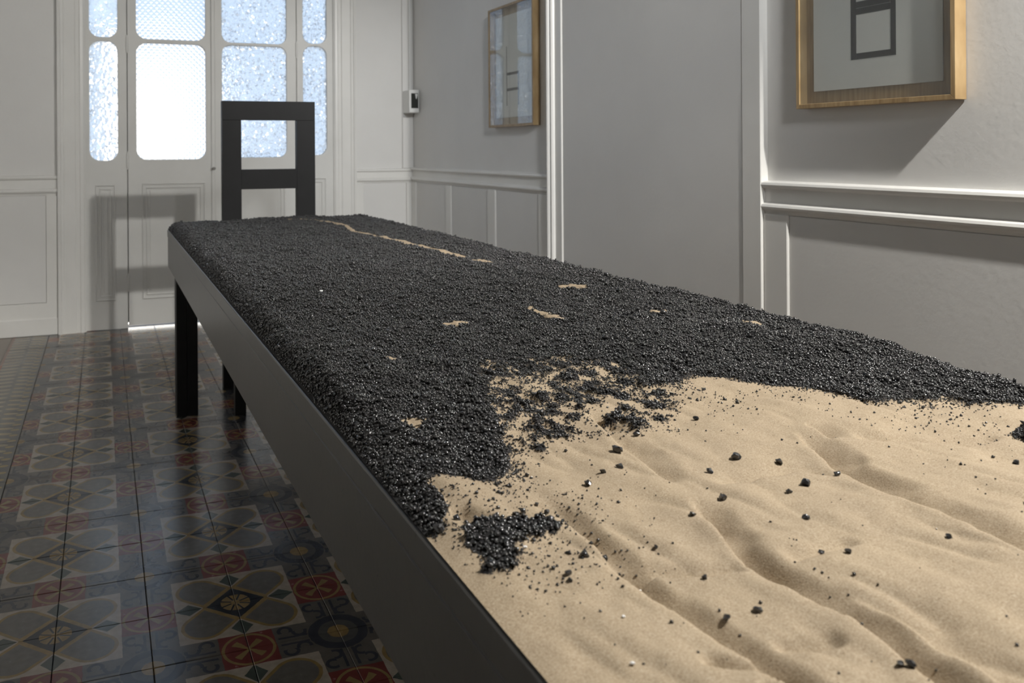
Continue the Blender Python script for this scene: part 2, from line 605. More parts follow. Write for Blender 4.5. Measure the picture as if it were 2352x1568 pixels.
def wall_parts(parent, side, s0, s1, z0, z1, stiles, zb0=0.16, d=0.032):
    """chair rail, stiles, bottom rail, recessed panels between stiles. stiles: list of (a,b) along the wall"""
    if side == 'R':
        fn = lambda o, z, s: (XR - o, s, z); bx = lambda a, b, o0, o1, z0, z1: (XR - o1, XR - o0, a, b, z0, z1)
    elif side == 'L':
        fn = lambda o, z, s: (XL + o, s, z); bx = lambda a, b, o0, o1, z0, z1: (XL + o0, XL + o1, a, b, z0, z1)
    else:
        fn = lambda o, z, s: (s, YB - o, z); bx = lambda a, b, o0, o1, z0, z1: (a, b, YB - o1, YB - o0, z0, z1)
    obj('chair_rail', MB().prism(rail_prof(z0, z1, d), fn, s0, s1).mesh('chair_rail'), M_trim, parent)
    for a, b in stiles:
        box_obj('stile', *bx(a, b, 0, 0.021, zb0 - 0.002, z0), M_trim, parent, 0.003)
    box_obj('bottom_rail', *bx(s0, s1, 0, 0.0205, zb0 - 0.08, zb0 + 0.03), M_trim, parent, 0.003)
    for (a0, b0), (a1, b1) in zip(stiles[:-1], stiles[1:]):
        box_obj('wainscot_panel', *bx(b0 + 0.001, a1 - 0.001, 0, 0.013, zb0 + 0.032, z0 - 0.001), M_wall, parent, 0.001)
    box_obj('baseboard', *bx(s0, s1, 0, 0.028, 0, 0.10), M_trim, parent, 0.004, 2)


wall_parts(wr, 'R', YF, 0.112, 0.872, 0.977, [(-4.2, -4.1), (-2.75, -2.63), (-1.35, -1.23), (0.012, 0.111)])
wall_parts(wr, 'R', 1.442, 3.355, 0.866, 0.965, [(1.443, 1.58), (2.055, 2.15), (2.665, 2.745), (3.27, 3.354)])
wall_parts(wl, 'L', YF, 3.345, 0.86, 0.96, [(-4.2, -4.1), (-2.6, -2.5), (-1.0, -0.9), (0.6, 0.7), (2.0, 2.1), (3.25, 3.345)])
wall_parts(wb, 'B', XL, DX0 - 0.001, 0.827, 0.947, [(XL + .001, XL + 0.07), (-0.215, DX0 - 0.002)])
wall_parts(wb, 'B', DX1 + 0.001, XR - 0.001, 0.862, 0.958, [(DX1 + 0.002, 1.755), (2.06, XR - 0.002)])
# slim pilaster strip in the corner beside the control box
box_obj('corner_strip', 2.035, XR - 0.001, YB - 0.016, YB, 0.958, ZC, M_wall, wb, 0.003)

# ------------------------------------------------------------------ entrance door
YD = 3.385


def frame_ring(mbq, x0, x1, z0, z1, wdt, y0, y1, bev=0.003):
    mbq.box(x0, x1, y0, y1, z0, z0 + wdt, bev).box(x0, x1, y0, y1, z1 - wdt, z1, bev)
    mbq.box(x0, x0 + wdt, y0, y1, z0 + wdt * .9, z1 - wdt * .9, bev).box(x1 - wdt, x1, y0, y1, z0 + wdt * .9, z1 - wdt * .9, bev)
    return mbq


def casing_prof(x0, x1, inner):
    """plan profile of a casing between x0 and x1 (x, out); inner=+1 when the door lies at x1"""
    W = x1 - x0
    pts = [(0, 0), (0, 0.040), (0.10, 0.043), (0.14, 0.036), (0.2, 0.036), (0.26, 0.030), (0.62, 0.030), (0.66, 0.024),
           (0.78, 0.024), (0.82, 0.028), (0.92, 0.026), (1, 0.016), (1, -0.03), (0, -0.03)]
    if inner > 0: return [(x0 + a * W, o) for a, o in pts]
    return [(x1 - a * W, o) for a, o in pts]


mb = MB()
fnc = lambda a, o, s: (a, YB - o, s)
mb.prism(casing_prof(DX0, 0.007, 1), fnc, 0, DZ)
mb.prism(casing_prof(1.548, DX1, -1), fnc, 0, DZ)
mb.box(DX0, DX1, YB - 0.03, YB + 0.03, 3.28, DZ, 0.004)
door1 = obj('door_1', mb.mesh('door_1'), M_trim)
tag(door1, 'white glazed double entrance door with side lights in moulded casing', kind='structure')


def leaf(name, x0, x1, zb, panes, panel, glass, parent):
    """panes: (x0,x1,z0,z1,r); panel: (x0,x1,z0,z1)"""
    loops = [[(x0, zb), (x1, zb), (x1, 3.278), (x0, 3.278)]] + [rounded_rect(*q) for q in panes]
    me = filled(name, loops, YD - 0.02, YD + 0.02, 0.0025)
    lf = obj(name, me, M_door, parent)
    for k, q in enumerate(panes):
        g = 0.003
        pm = filled('glass_pane', [rounded_rect(q[0] - g * 0, q[1] + g * 0, q[2], q[3], q[4])], YD - 0.003, YD + 0.003)
        obj('glass_pane', pm, glass[k], lf)
    a, b, c, d = panel
    m2 = frame_ring(MB(), a, b, c, d, 0.010, YD - 0.028, YD - 0.019, 0.003)
    frame_ring(m2, a + 0.022, b - 0.022, c + 0.022, d - 0.022, 0.012, YD - 0.026, YD - 0.019, 0.004)
    obj('panel_moulding', m2.mesh('panel_moulding'), M_door, lf)
    m3 = MB().box(a + 0.045, b - 0.045, YD - 0.023, YD - 0.019, c + 0.045, d - 0.045, 0.003)
    obj('panel_field', m3.mesh('panel_field'), M_door, lf)
    return lf


ZT = 3.12
lf = leaf('side_light', 0.003, 0.246, 0.002, [(0.030, 0.193, 1.029, 1.757, 0.062), (0.030, 0.193, 1.780, ZT, 0.062)],
          (0.062, 0.178, 0.178, 0.884), [M_pebble, M_pebble], door1)
l1 = leaf('door_leaf', 0.250, 0.763, 0.020, [(0.302, 0.721, 1.033, 1.754, 0.062), (0.302, 0.721, 1.778, ZT, 0.062)],
          (0.332, 0.714, 0.176, 0.888), [M_diamond, M_diamond], door1)
l2 = leaf('door_leaf', 0.767, 1.302, 0.008, [(0.822, 1.238, 1.042, 1.758, 0.055), (0.822, 1.238, 1.775, ZT, 0.055)],
          (0.84, 1.225, 0.176, 0.892), [M_fine, M_fine], door1)
l3 = leaf('side_light', 1.306, 1.552, 0.002, [(1.347, 1.507, 1.053, 1.770, 0.060), (1.347, 1.507, 1.787, ZT, 0.060)],
          (1.36, 1.50, 0.178, 0.905), [M_fine, M_fine], door1)
for sx0 in (0.248, 1.304):
    box_obj('leak_stop', sx0 - 0.015, sx0 + 0.015, YD + 0.0205, YD + 0.034, 0.03, 3.275, M_door, door1)  # added behind the seams to block daylight leaking through
box_obj('astragal', 0.752, 0.778, YD - 0.030, YD - 0.0195, 0.03, 3.27, M_door, l1, 0.005, 2)
for px, par in ((0.248, l1), (1.304, l2)):
    for z0 in (0.985, 1.70, 0.24):
        m2 = MB()
        n = 10
        m2.prism([(0.008 * math.cos(t), 0.008 * math.sin(t)) for t in np.linspace(0, 2 * math.pi, n, endpoint=False)],
                 lambda a, b_, s, px=px: (px + a, YD - 0.022 + b_, s), z0, z0 + 0.085)
        m2.prism([(0.005 * math.cos(t), 0.005 * math.sin(t)) for t in np.linspace(0, 2 * math.pi, n, endpoint=False)],
                 lambda a, b_, s, px=px: (px + a, YD - 0.022 + b_, s), z0 - 0.012, z0 + 0.097)
        obj('hinge', m2.mesh('hinge'), M_door, par)
# little latch knob on the meeting stile
bm = bmesh.new()
bmesh.ops.create_uvsphere(bm, u_segments=14, v_segments=8, radius=0.011)
for v in bm.verts: v.co = Vector((v.co.x * 1.25, v.co.z, v.co.y * 0.8)) + Vector((0.764, YD - 0.047, 0.975))
me = bpy.data.meshes.new('knob'); bm.to_mesh(me); bm.free()
kn = obj('knob', me, M_brass, l1, True)

# ------------------------------------------------------------------ blocked doorway on the right wall
mb = MB().box(XR - 0.0265, XR + 0.06, 0.196, 1.337, 0.0, 2.5, 0.001)
door2 = obj('door_2', mb.mesh('door_2'), M_wall)
tag(door2, 'flush white panel closing a doorway between the two pictures', kind='structure')
# profile (along Y, out): beads at the outer edge
cp = [(0.0, -0.02), (0.0, 0.028), (0.06, 0.034), (0.13, 0.035), (0.20, 0.030), (0.22, 0.024), (0.26, 0.022), (0.30, 0.026),
      (0.38, 0.027), (0.44, 0.020), (0.46, 0.012), (0.97, 0.011), (1.0, 0.008), (1.0, -0.02)]
obj('casing', MB().prism([(0.112, -0.02), (0.112, 0.0275), (0.114, 0.0295), (0.192, 0.0295), (0.194, 0.028), (0.1945, -0.02)], lambda a, o, s: (XR - o, a, s), 0, 2.58).mesh('casing'), M_trim, door2)
obj('casing', MB().prism([(1.44 - 0.104 * a, o + (0.022 if o > 0 else 0)) for a, o in cp], lambda a, o, s: (XR - o, a, s), 0, 2.58).mesh('casing'), M_trim, door2)
obj('casing', MB().box(XR - 0.03, XR + 0.02, 0.112, 1.44, 2.5, 2.62, 0.006).mesh('casing'), M_trim, door2)

# ------------------------------------------------------------------ outside
og = box_obj('ground', -14, 16, YB + 0.16, 30, -0.12, -0.02, M_street)
tag(og, 'pale paved street outside the entrance', kind='structure')
st = box_obj('doorstep', DX0, DX1, YB + 0.162, YB + 0.62, -0.02, -0.004, M_out, None, 0.004)  # pale slab added so the gap under the leaf shows bright
tag(st, 'pale stone doorstep added to brighten the gap under the door', kind='structure')
mb = MB().box(-0.95, 0.95, -0.15, 0.15, -0.05, 2.45, 0.02)  # added white reflector, angled to the sun to glow through the glass
mb.box(-1.0, 1.0, -0.2, 0.2, 2.45, 2.55, 0.02)
ow = obj('wall_reflector', mb.mesh('wall_reflector'), M_out)
ow.location = (0.78, 8.6, 0)
ow.rotation_euler = (0, 0, math.radians(38))
tag(ow, 'sunlit white wall added outside to brighten the door glass', kind='structure')

# ------------------------------------------------------------------ table
TX0, TX1, TY0, TY1 = 0.36, 1.24, -1.86, 1.60
ZT0, ZT1 = 0.600, 0.755
table = empty('display_table', (0.80, -0.13, 0))
tag(table, 'long black wooden table tray heaped with black gravel and sand', 'table')
bt = 0.024
for x0, x1 in ((TX0, TX0 + bt), (TX1 - bt, TX1)):
    box_obj('side_board', x0, x1, TY0, TY1, ZT0, 0.7225, M_table, table, 0.002)
    dx = 0.0015 if x0 == TX0 else -0.0015
    box_obj('edge_strip', x0 - dx, x1 - dx, TY0 - 0.004, TY1 + 0.006, 0.7235, ZT1, M_table, table, 0.003, 2)
for y0, y1 in ((TY0, TY0 + bt), (TY1 - bt, TY1)):
    box_obj('end_board', TX0 + bt, TX1 - bt, y0, y1, ZT0, ZT1, M_table, table, 0.002)
box_obj('tray_bottom', TX0 + bt, TX1 - bt, TY0 + bt, TY1 - bt, 0.690, 0.705, M_black, table)
LW = 0.085
leg_me = MB().box(0, LW * .5, 0, LW, 0, 0.700, 0.002).box(LW * .5 + 0.0005, LW, 0, LW, 0, 0.700, 0.002).mesh('leg')
leg_me.materials.append(M_black)
for x in (TX0 + bt, TX1 - bt - LW):
    for y in (TY0 + bt + 0.002, TY1 - bt - LW - 0.002):
        o = bpy.data.objects.new('leg', leg_me)
        link(o, table)
        o.matrix_parent_inverse = table.matrix_basis.inverted()
        o.location = (x, y, 0)

# ------------------------------------------------------------------ sand bed and gravel
RIDGES = [  # polyline (far to near), depth, width of the slope on the light-averted side
    ([(0.601, -1.409), (0.59, -1.46), (0.574, -1.514), (0.578, -1.568), (0.584, -1.599), (0.582, -1.636), (0.575, -1.671), (0.565, -1.74)], 0.0062, 0.026, 0.03),
    ([(0.471, -1.353), (0.478, -1.393), (0.481, -1.437), (0.477, -1.502), (0.483, -1.544), (0.489, -1.595), (0.494, -1.632), (0.491, -1.66), (0.485, -1.74)], 0.0058, 0.022, 0.03),
    ([(0.81, -1.318), (0.781, -1.405), (0.777, -1.452), (0.778, -1.49), (0.776, -1.538), (0.771, -1.58), (0.76, -1.68)], 0.0075, 0.038, 0.05),
    ([(0.838, -1.302), (0.834, -1.327), (0.829, -1.354)], 0.006, 0.028, 0.025),
    ([(0.467, -1.493), (0.498, -1.493), (0.528, -1.505), (0.57, -1.516)], 0.0028, 0.016, 0.015),
    ([(0.599, -1.52), (0.636, -1.519), (0.678, -1.516)], 0.003, 0.018, 0.015),
    ([(0.452, -1.599), (0.473, -1.613), (0.491, -1.626), (0.499, -1.638)], 0.0045, 0.012, 0.012),
    ([(0.391, -1.344), (0.404, -1.375), (0.42, -1.402), (0.456, -1.41)], 0.0045, 0.020, 0.015),
    ([(0.64, -1.391), (0.674, -1.387), (0.741, -1.388), (0.768, -1.413)], 0.0030, 0.024, 0.02),
    ([(0.51, -1.598), (0.529, -1.608), (0.56, -1.613)], 0.003, 0.014, 0.012),
    ([(0.637, -1.181), (0.622, -1.248), (0.617, -1.31), (0.61, -1.38)], 0.0045, 0.030, 0.03),
    ([(0.474, -1.627), (0.477, -1.644), (0.48, -1.665)], 0.004, 0.012, 0.01),
    ([(0.418, -1.618), (0.416, -1.632), (0.414, -1.66)], 0.004, 0.012, 0.01),
    ([(0.606, -1.565), (0.612, -1.61), (0.608, -1.66), (0.60, -1.73)], 0.0042, 0.05, 0.05),
    ([(0.849, -1.355), (0.9, -1.374), (0.947, -1.396), (1.0, -1.404)], 0.0030, 0.02, 0.02),
]
HOLLOWS = [(0.497, -1.378, 0.020, 0.004), (0.386, -1.578, 0.016, 0.0035), (0.823, -1.501, 0.03, 0.005),
           (0.638, -1.628, 0.026, 0.004), (0.70, -1.56, 0.03, 0.004), (0.95, -1.46, 0.03, 0.004)]
BOUND = [(0.35, -1.29), (0.385, -1.288), (0.426, -1.298), (0.457, -1.318), (0.489, -1.3), (0.52, -1.232), (0.555, -1.132),
         (0.579, -1.04), (0.65, -1.02), (0.704, -1.06), (0.748, -1.10), (0.775, -1.144), (0.80, -1.144), (0.838, -1.122),
         (0.876, -1.158), (0.916, -1.19), (0.944, -1.231), (0.963, -1.276), (1.031, -1.277), (1.075, -1.299), (1.122, -1.345),
         (1.18, -1.40), (1.25, -1.47)]
SPECK = [(0.587, -0.976), (0.725, -0.96), (0.786, -1.03), (0.76, -1.139), (0.781, -1.16), (0.697, -1.268), (0.567, -1.25), (0.481, -1.298), (0.519, -1.171)]
CLUMP = [(0.388, -1.382), (0.418, -1.378), (0.44, -1.390), (0.474, -1.406), (0.460, -1.424), (0.428, -1.420), (0.405, -1.451), (0.388, -1.460), (0.372, -1.452), (0.39, -1.440), (0.380, -1.408)]
PATCH = [(0.663, -0.738, 0.022, 0.010), (0.836, -0.708, 0.012, 0.05), (0.838, -0.755, 0.010, 0.03), (1.05, -0.47, 0.032, 0.028), (1.032, -0.784, 0.012, 0.01),
         (0.43, -1.157, 0.014, 0.02), (0.486, -0.918, 0.008, 0.012), (1.12, -0.913, 0.02, 0.015)]
ROAD = [(0.803, 1.47), (0.87, 1.45), (0.938, 1.411), (0.988, 1.113), (0.948, 0.858), (0.976, 0.643), (1.003, 0.342), (1.03, 0.063), (1.018, -0.007), (1.037, -0.077)]


def seg_dist(x, y, pl):
    """distance and signed side (+ = light side right of the line walking along it) and end fade"""
    best = np.full(x.shape, 1e9); side = np.zeros(x.shape); prog = np.zeros(x.shape)
    L = 0.0
    lens = [math.dist(a, b) for a, b in zip(pl[:-1], pl[1:])]
    tot = sum(lens)
    for (ax, ay), (bx_, by_), ln in zip(pl[:-1], pl[1:], lens):
        dx, dy = bx_ - ax, by_ - ay
        t = np.clip(((x - ax) * dx + (y - ay) * dy) / (ln * ln), 0, 1)
        px, py = x - (ax + t * dx), y - (ay + t * dy)
        d = np.hypot(px, py)
        s = np.sign(dx * py - dy * px)
        m = d < best
        best = np.where(m, d, best); side = np.where(m, s, side); prog = np.where(m, L + t * ln, prog)
        L += ln
    return best, side, prog, tot


def poly_sd(x, y, poly):
    """signed distance to a polygon, negative inside"""
    d, _, _, _ = seg_dist(x, y, poly + [poly[0]])
    ins = np.zeros(x.shape, bool)
    n = len(poly)
    for k in range(n):
        x0, y0 = poly[k]; x1, y1 = poly[(k + 1) % n]
        c = ((y0 > y) != (y1 > y)) & (x < (x1 - x0) * (y - y0) / (y1 - y0 + 1e-12) + x0)
        ins ^= c
    return np.where(ins, -d, d)


def cover_raw(x, y):
    """gravel cover, >0.5 = black; before the grain threshold"""
    yb = np.interp(x, [p[0] for p in BOUND], [p[1] for p in BOUND])
    wob = 0.010 * vnoise(x, y, 0.03, 3) + 0.005 * vnoise(x, y, 0.011, 4)
    g = smooth01((y - yb + wob) / 0.03 + 0.5)
    sp = poly_sd(x, y, SPECK)
    spn = 0.46 + 0.40 * vnoise(x, y, 0.018, 5) + 0.35 * vnoise(x, y, 0.007, 6) + (y + 1.13) * 0.9
    ws = smooth01(-sp / 0.03 + 0.5)
    g = g * (1 - ws) + np.clip(spn, 0, 1) * ws
    cl = poly_sd(x, y, CLUMP) + 0.006 * vnoise(x, y, 0.012, 8) + 0.004 * vnoise(x, y, 0.005, 9)
    g = np.maximum(g, smooth01(-cl / 0.012 + 0.45))
    # clump that sits at the right, and thin scatter in the hollows of the sand
    rc = np.hypot((x - 1.03) / 0.045, (y + 1.425) / 0.03) - 1 + 0.35 * vnoise(x, y, 0.014, 12)
    g = np.maximum(g, smooth01(-rc * 1.5 + 0.2))
    le = smooth01((0.395 + 0.012 * vnoise(y, x, 0.02, 14) - x) / 0.012) * (y > -1.40)   # dark ragged rim on the left edge
    g = np.maximum(g, le * smooth01((y + 1.40) / 0.05))
    for cx, cy, rx, ry in PATCH:
        e = np.hypot((x - cx) / rx, (y - cy) / ry) - 1 + 0.5 * vnoise(x, y, 0.008, 15) + 0.45 * vnoise(x, y, 0.0045, 19)
        g = g * (1 - smooth01(-e * 2 + 0.3))
    d, s, pr, tot = seg_dist(x, y, ROAD)
    wd = 0.0075 + 0.006 * smooth01((1.3 - y) / 1.1) + 0.003 * vnoise(x, y, 0.05, 16) + 0.003 * vnoise(x, y, 0.012, 17)
    gap = smooth01((vnoise(x, y, 0.04, 18) + 0.95) * 2.2) * (np.abs(y - 0.01) > 0.035)
    g = g * (1 - smooth01((wd - d) / 0.006 + 0.5) * gap)
    return np.clip(g, 0, 1)


def height(x, y, cov):
    ed = np.minimum(np.minimum(x - TX0, TX1 - x), np.minimum(TY1 - y, y - TY0))
    far = smooth01((y + 1.45) / 0.5)
    hill = 0.012 + 0.020 * far + 0.010 * smooth01((x - 0.55) / 0.4) * (1 - far * 0.6)
    h = 0.7562 + (hill - 0.004) * np.sqrt(smooth01(np.clip(ed, 0, None) / (0.035 + 0.03 * (1 - far))))
    h += 0.004 * vnoise(x, y, 0.11, 21) * smooth01(ed / 0.05)
    sand = 1 - smooth01((cov - 0.35) / 0.4)
    sd = np.zeros(x.shape)
    for pl, dep, wd, fade in RIDGES:
        d, s, pr, tot = seg_dist(x, y, pl)
        d = d * (1 + 0.18 * vnoise(x, y, 0.02, 33))
        f = smooth01(pr / fade) * smooth01((tot - pr) / fade)
        r = np.where(s < 0,
                     # lit side: narrow steep wall topped by a crest
                     -dep * (1 - smooth01(d / 0.0075)) + dep * 0.14 * np.exp(-((d - 0.014) / 0.010) ** 2),
                     -dep * (1 - smooth01(d / wd)))
        sd += 2.1 * r * f
    for cx, cy, rr, dep in HOLLOWS:
        sd -= dep * np.exp(-(((x - cx) ** 2 + (y - cy) ** 2) / rr ** 2))
    ux, uy = x + 0.28 * y, y * 0.30 - 0.1 * x
    sd += 0.0042 * np.abs(vnoise(ux, uy, 0.026, 61)) - 0.0014
    sd += 0.0016 * vnoise(x, y, 0.03, 25) + 0.0006 * vnoise(x, y, 0.011, 26)
    gr = 0.0035 * vnoise(x, y, 0.022, 27) + 0.002 * vnoise(x, y, 0.009, 28) + 0.003
    h = h + 0.006 * sand * smooth01((y + 1.0) / 0.1)
    return h + (sd * sand + gr * (1 - sand)) * smooth01(ed / 0.02)


xs = np.linspace(TX0 + 0.0005, TX1 - 0.0005, 350)
ys = np.concatenate([np.arange(TY0 + 0.006, -1.05, 0.0022), np.arange(-1.05, TY1 - 0.004, 0.012), [TY1 - 0.004]])
X, Y = np.meshgrid(xs, ys)
COV = cover_raw(X, Y)
Z = height(X, Y, COV)
ny, nx = X.shape
co = np.stack([X, Y, Z], -1).reshape(-1, 3).astype(np.float32)
I = np.arange(ny * nx).reshape(ny, nx)
quads = np.stack([I[:-1, :-1], I[:-1, 1:], I[1:, 1:], I[1:, :-1]], -1).reshape(-1, 4)


def np_mesh(name, co, faces):
    me = bpy.data.meshes.new(name)
    k = faces.shape[1]
    me.vertices.add(len(co)); me.vertices.foreach_set('co', np.ascontiguousarray(co, np.float32).ravel())
    me.loops.add(faces.size); me.loops.foreach_set('vertex_index', np.ascontiguousarray(faces, np.int32).ravel())
    me.polygons.add(len(faces))
    me.polygons.foreach_set('loop_start', np.arange(0, faces.size, k, dtype=np.int32))
    me.update(calc_edges=True)
    return me


me = np_mesh('sand_bed', co, quads)
at = me.attributes.new('cover', 'FLOAT', 'POINT')
at.data.foreach_set('value', COV.ravel().astype(np.float32))
sand = obj('sand', me, M_sand, None, True)
tag(sand, 'rippled pale beach sand spread over the table tray', 'sand', kind='stuff')

# grains -----------------------------------------------------------
OCT = np.array([(1, 0, 0), (-1, 0, 0), (0, 1, 0), (0, -1, 0), (0, 0, 1), (0, 0, -1)], float)
OF = np.array([(0, 2, 4), (2, 1, 4), (1, 3, 4), (3, 0, 4), (2, 0, 5), (1, 2, 5), (3, 1, 5), (0, 3, 5)])


def grains(px, py, pz, r):
    n = len(px)
    V = OCT[None] * rng.uniform(0.65, 1.15, (n, 6, 1)) + rng.normal(0, 0.13, (n, 6, 3))
    q = rng.normal(size=(n, 4)); q /= np.linalg.norm(q, axis=1)[:, None]
    w_, x_, y_, z_ = q.T
    Rm = np.stack([np.stack([1 - 2 * (y_ * y_ + z_ * z_), 2 * (x_ * y_ - z_ * w_), 2 * (x_ * z_ + y_ * w_)], -1),
                   np.stack([2 * (x_ * y_ + z_ * w_), 1 - 2 * (x_ * x_ + z_ * z_), 2 * (y_ * z_ - x_ * w_)], -1),
                   np.stack([2 * (x_ * z_ - y_ * w_), 2 * (y_ * z_ + x_ * w_), 1 - 2 * (x_ * x_ + y_ * y_)], -1)], 1)
    V = np.einsum('nij,nkj->nki', Rm, V) * r[:, None, None]
    V += np.stack([px, py, pz], -1)[:, None]
    F = (OF[None] + (np.arange(n) * 6)[:, None, None]).reshape(-1, 3)
    return V.reshape(-1, 3), F


def scatter(step, y0, y1, seed):
    r_ = np.random.default_rng(seed)
    gx, gy = np.meshgrid(np.arange(TX0 + 0.004, TX1 - 0.003, step), np.arange(y0, y1, step))
    gx = gx.ravel() + r_.uniform(-.6, .6, gx.size) * step
    gy = gy.ravel() + r_.uniform(-.6, .6, gy.size) * step
    k = (gx > TX0 + 0.002) & (gx < TX1 - 0.002) & (gy < TY1 - 0.003) & (gy > TY0)
    return gx[k], gy[k], r_


PX, PY, PZ, PR = [], [], [], []
for step, y0, y1, seed, rad in ((0.0029, -1.62, -0.60, 41, 0.0020), (0.0038, -0.60, TY1, 42, 0.0024)):
    gx, gy, r_ = scatter(step, y0, y1, seed)
    c = cover_raw(gx, gy)
    keep = c + r_.uniform(-0.42, 0.42, c.size) > 0.55
    gx, gy, c = gx[keep], gy[keep], c[keep]
    rr = rad * np.exp(r_.normal(0, 0.30, gx.size)) * (0.62 + 0.38 * smooth01((c - 0.4) / 0.5))
    gz = height(gx, gy, c) + rr * r_.uniform(-0.3, 0.8, gx.size)
    PX.append(gx); PY.append(gy); PZ.append(gz); PR.append(rr)
# fine crumbs where the two meet
gx, gy, r_ = scatter(0.0021, -1.56, -0.93, 43)
c = cover_raw(gx, gy)
k = (c > 0.04) & (c < 0.93) & (r_.uniform(0, 1, c.size) < c * 0.7)
gx, gy, c = gx[k], gy[k], c[k]
rr = 0.00105 * np.exp(r_.normal(0, 0.35, gx.size))
PX.append(gx); PY.append(gy); PR.append(rr); PZ.append(height(gx, gy, c) + rr * 0.4)
# sprinkled specks that thin out over the sand
n = 60000
r_ = np.random.default_rng(51)
sx = r_.uniform(TX0 + .01, TX1 - .01, n); sy = r_.uniform(-1.72, -0.95, n)
yb = np.interp(sx, [p[0] for p in BOUND], [p[1] for p in BOUND])
dens = np.exp(-np.clip(yb - sy, 0, 1) / 0.05) * 0.8 + 0.018
dens *= np.clip(0.45 + 0.9 * vnoise(sx, sy, 0.045, 52), 0.05, 1.5)
dens += 0.5 * np.exp(-((sx - 0.43) ** 2 + (sy + 1.43) ** 2) / 0.06 ** 2)
dens += 0.3 * np.exp(-((sx - 0.497) ** 2 + (sy + 1.378) ** 2) / 0.03 ** 2)
k = (r_.uniform(0, 1, n) < dens) & (sy < yb + 0.06)
sx, sy = sx[k], sy[k]
sr = 0.0009 * np.exp(r_.normal(0, 0.45, sx.size))
PX.append(sx); PY.append(sy); PR.append(sr); PZ.append(height(sx, sy, cover_raw(sx, sy)) + sr * 0.4)
V, F = grains(np.concatenate(PX), np.concatenate(PY), np.concatenate(PZ), np.concatenate(PR))
me = np_mesh('gravel', V, F)
gravel = obj('gravel', me, M_gravel)
tag(gravel, 'glittering black gravel mounded over the far length of the table', 'gravel', kind='stuff')

# the larger crumbs lying loose on the sand, one by one
CRUMBS = [(0.701, -1.35, 5.0), (0.738, -1.368, 4.2), (0.717, -1.422, 4.8), (0.764, -1.414, 4.0), (0.625, -1.42, 4.6), (0.656, -1.366, 3.6),
          (0.579, -1.437, 3.2), (0.692, -1.427, 3.0), (0.668, -1.471, 3.2), (0.646, -1.534, 2.8), (0.739, -1.544, 3.0), (0.628, -1.525, 2.6),
          (0.505, -1.564, 3.2), (0.531, -1.564, 3.4), (0.566, -1.645, 3.0), (0.571, -1.648, 3.2), (0.599, -1.297, 5.5), (0.534, -1.346, 4.0),
          (0.581, -1.328, 4.4), (0.559, -1.332, 3.4), (0.431, -1.482, 3.0), (0.526, -1.516, 2.8), (0.645, -1.264, 3.4), (0.521, -1.465, 2.4),
          (0.372, -1.374, 6.0), (0.581, -1.601, 2.4), (0.736, -1.248, 3.6), (0.465, -1.389, 3.2), (0.44, -1.381, 3.2), (0.956, -1.449, 4.5)]
for q, (x, y, r) in enumerate(CRUMBS):
    bm = bmesh.new()
    bmesh.ops.create_icosphere(bm, subdivisions=2, radius=1.0)
    rv = random.Random(100 + q)
    ph = [(Vector((rv.gauss(0, 1), rv.gauss(0, 1), rv.gauss(0, 1))).normalized(), rv.uniform(0.45, 0.95)) for _ in range(14)]
    for v in bm.verts:
        for nrm, dist in ph:                       # broken facets
            e = v.co.dot(nrm) - dist
            if e > 0: v.co -= nrm * e
        v.co *= rv.uniform(0.82, 1.15)
        v.co.x *= 1.15; v.co.z *= 0.85
    me = bpy.data.meshes.new('gravel_crumb'); bm.to_mesh(me); bm.free()
    o = obj('gravel_crumb', me, M_gravel)
    R = r * 0.00098
    o.scale = (R, R, R)
    z = float(height(np.array([x]), np.array([y]), cover_raw(np.array([x]), np.array([y])))[0])
    o.location = (x, y, z + R * 0.55)
    o.rotation_euler = (0, 0, rv.uniform(0, 6.28))
    special = {14: 'black crumb touching its twin on the sand near the furrow', 15: 'black crumb touching its twin on the sand near the furrow',
               24: 'big black crumb on the table rim beside the gravel clump', 29: 'black crumb on the sand beside the small separate gravel patch',
               16: 'large black crumb just off the speckled edge of the gravel'}
    tag(o, special.get(q, 'chunky angular black crumb lying alone on the pale sand' if r >= 4.4 else
                       'small black crumb lying alone on the pale sand' if r >= 3.0 else 'tiny black speck of gravel lying alone on the pale sand'), 'pebble', 'loose gravel crumbs on the sand')
for q, (x, y, r) in enumerate([(0.413, -1.588, 1.7), (0.436, -1.545, 1.2), (0.534, -0.327, 3.4), (0.419, -1.437, 1.6)]):
    bm = bmesh.new()
    bmesh.ops.create_icosphere(bm, subdivisions=1, radius=1.0)
    rv = random.Random(300 + q)
    for v in bm.verts: v.co *= rv.uniform(0.75, 1.2)
    me = bpy.data.meshes.new('white_chip'); bm.to_mesh(me); bm.free()
    o = obj('shell_chip', me, M_white_chip)
    R = r * 0.001
    o.scale = (R * 1.2, R, R * 0.7)
    z = float(height(np.array([x]), np.array([y]), cover_raw(np.array([x]), np.array([y])))[0])
    o.location = (x, y, z + R * 0.5 + (0.004 if q == 2 else 0.0005))
    tag(o, ['small white chip on the sand close to the table edge', 'tiny white chip on the sand beyond a larger one',
            'white chip lying alone in the black gravel', 'white chip at the edge of the black clump on the sand'][q], 'chip')

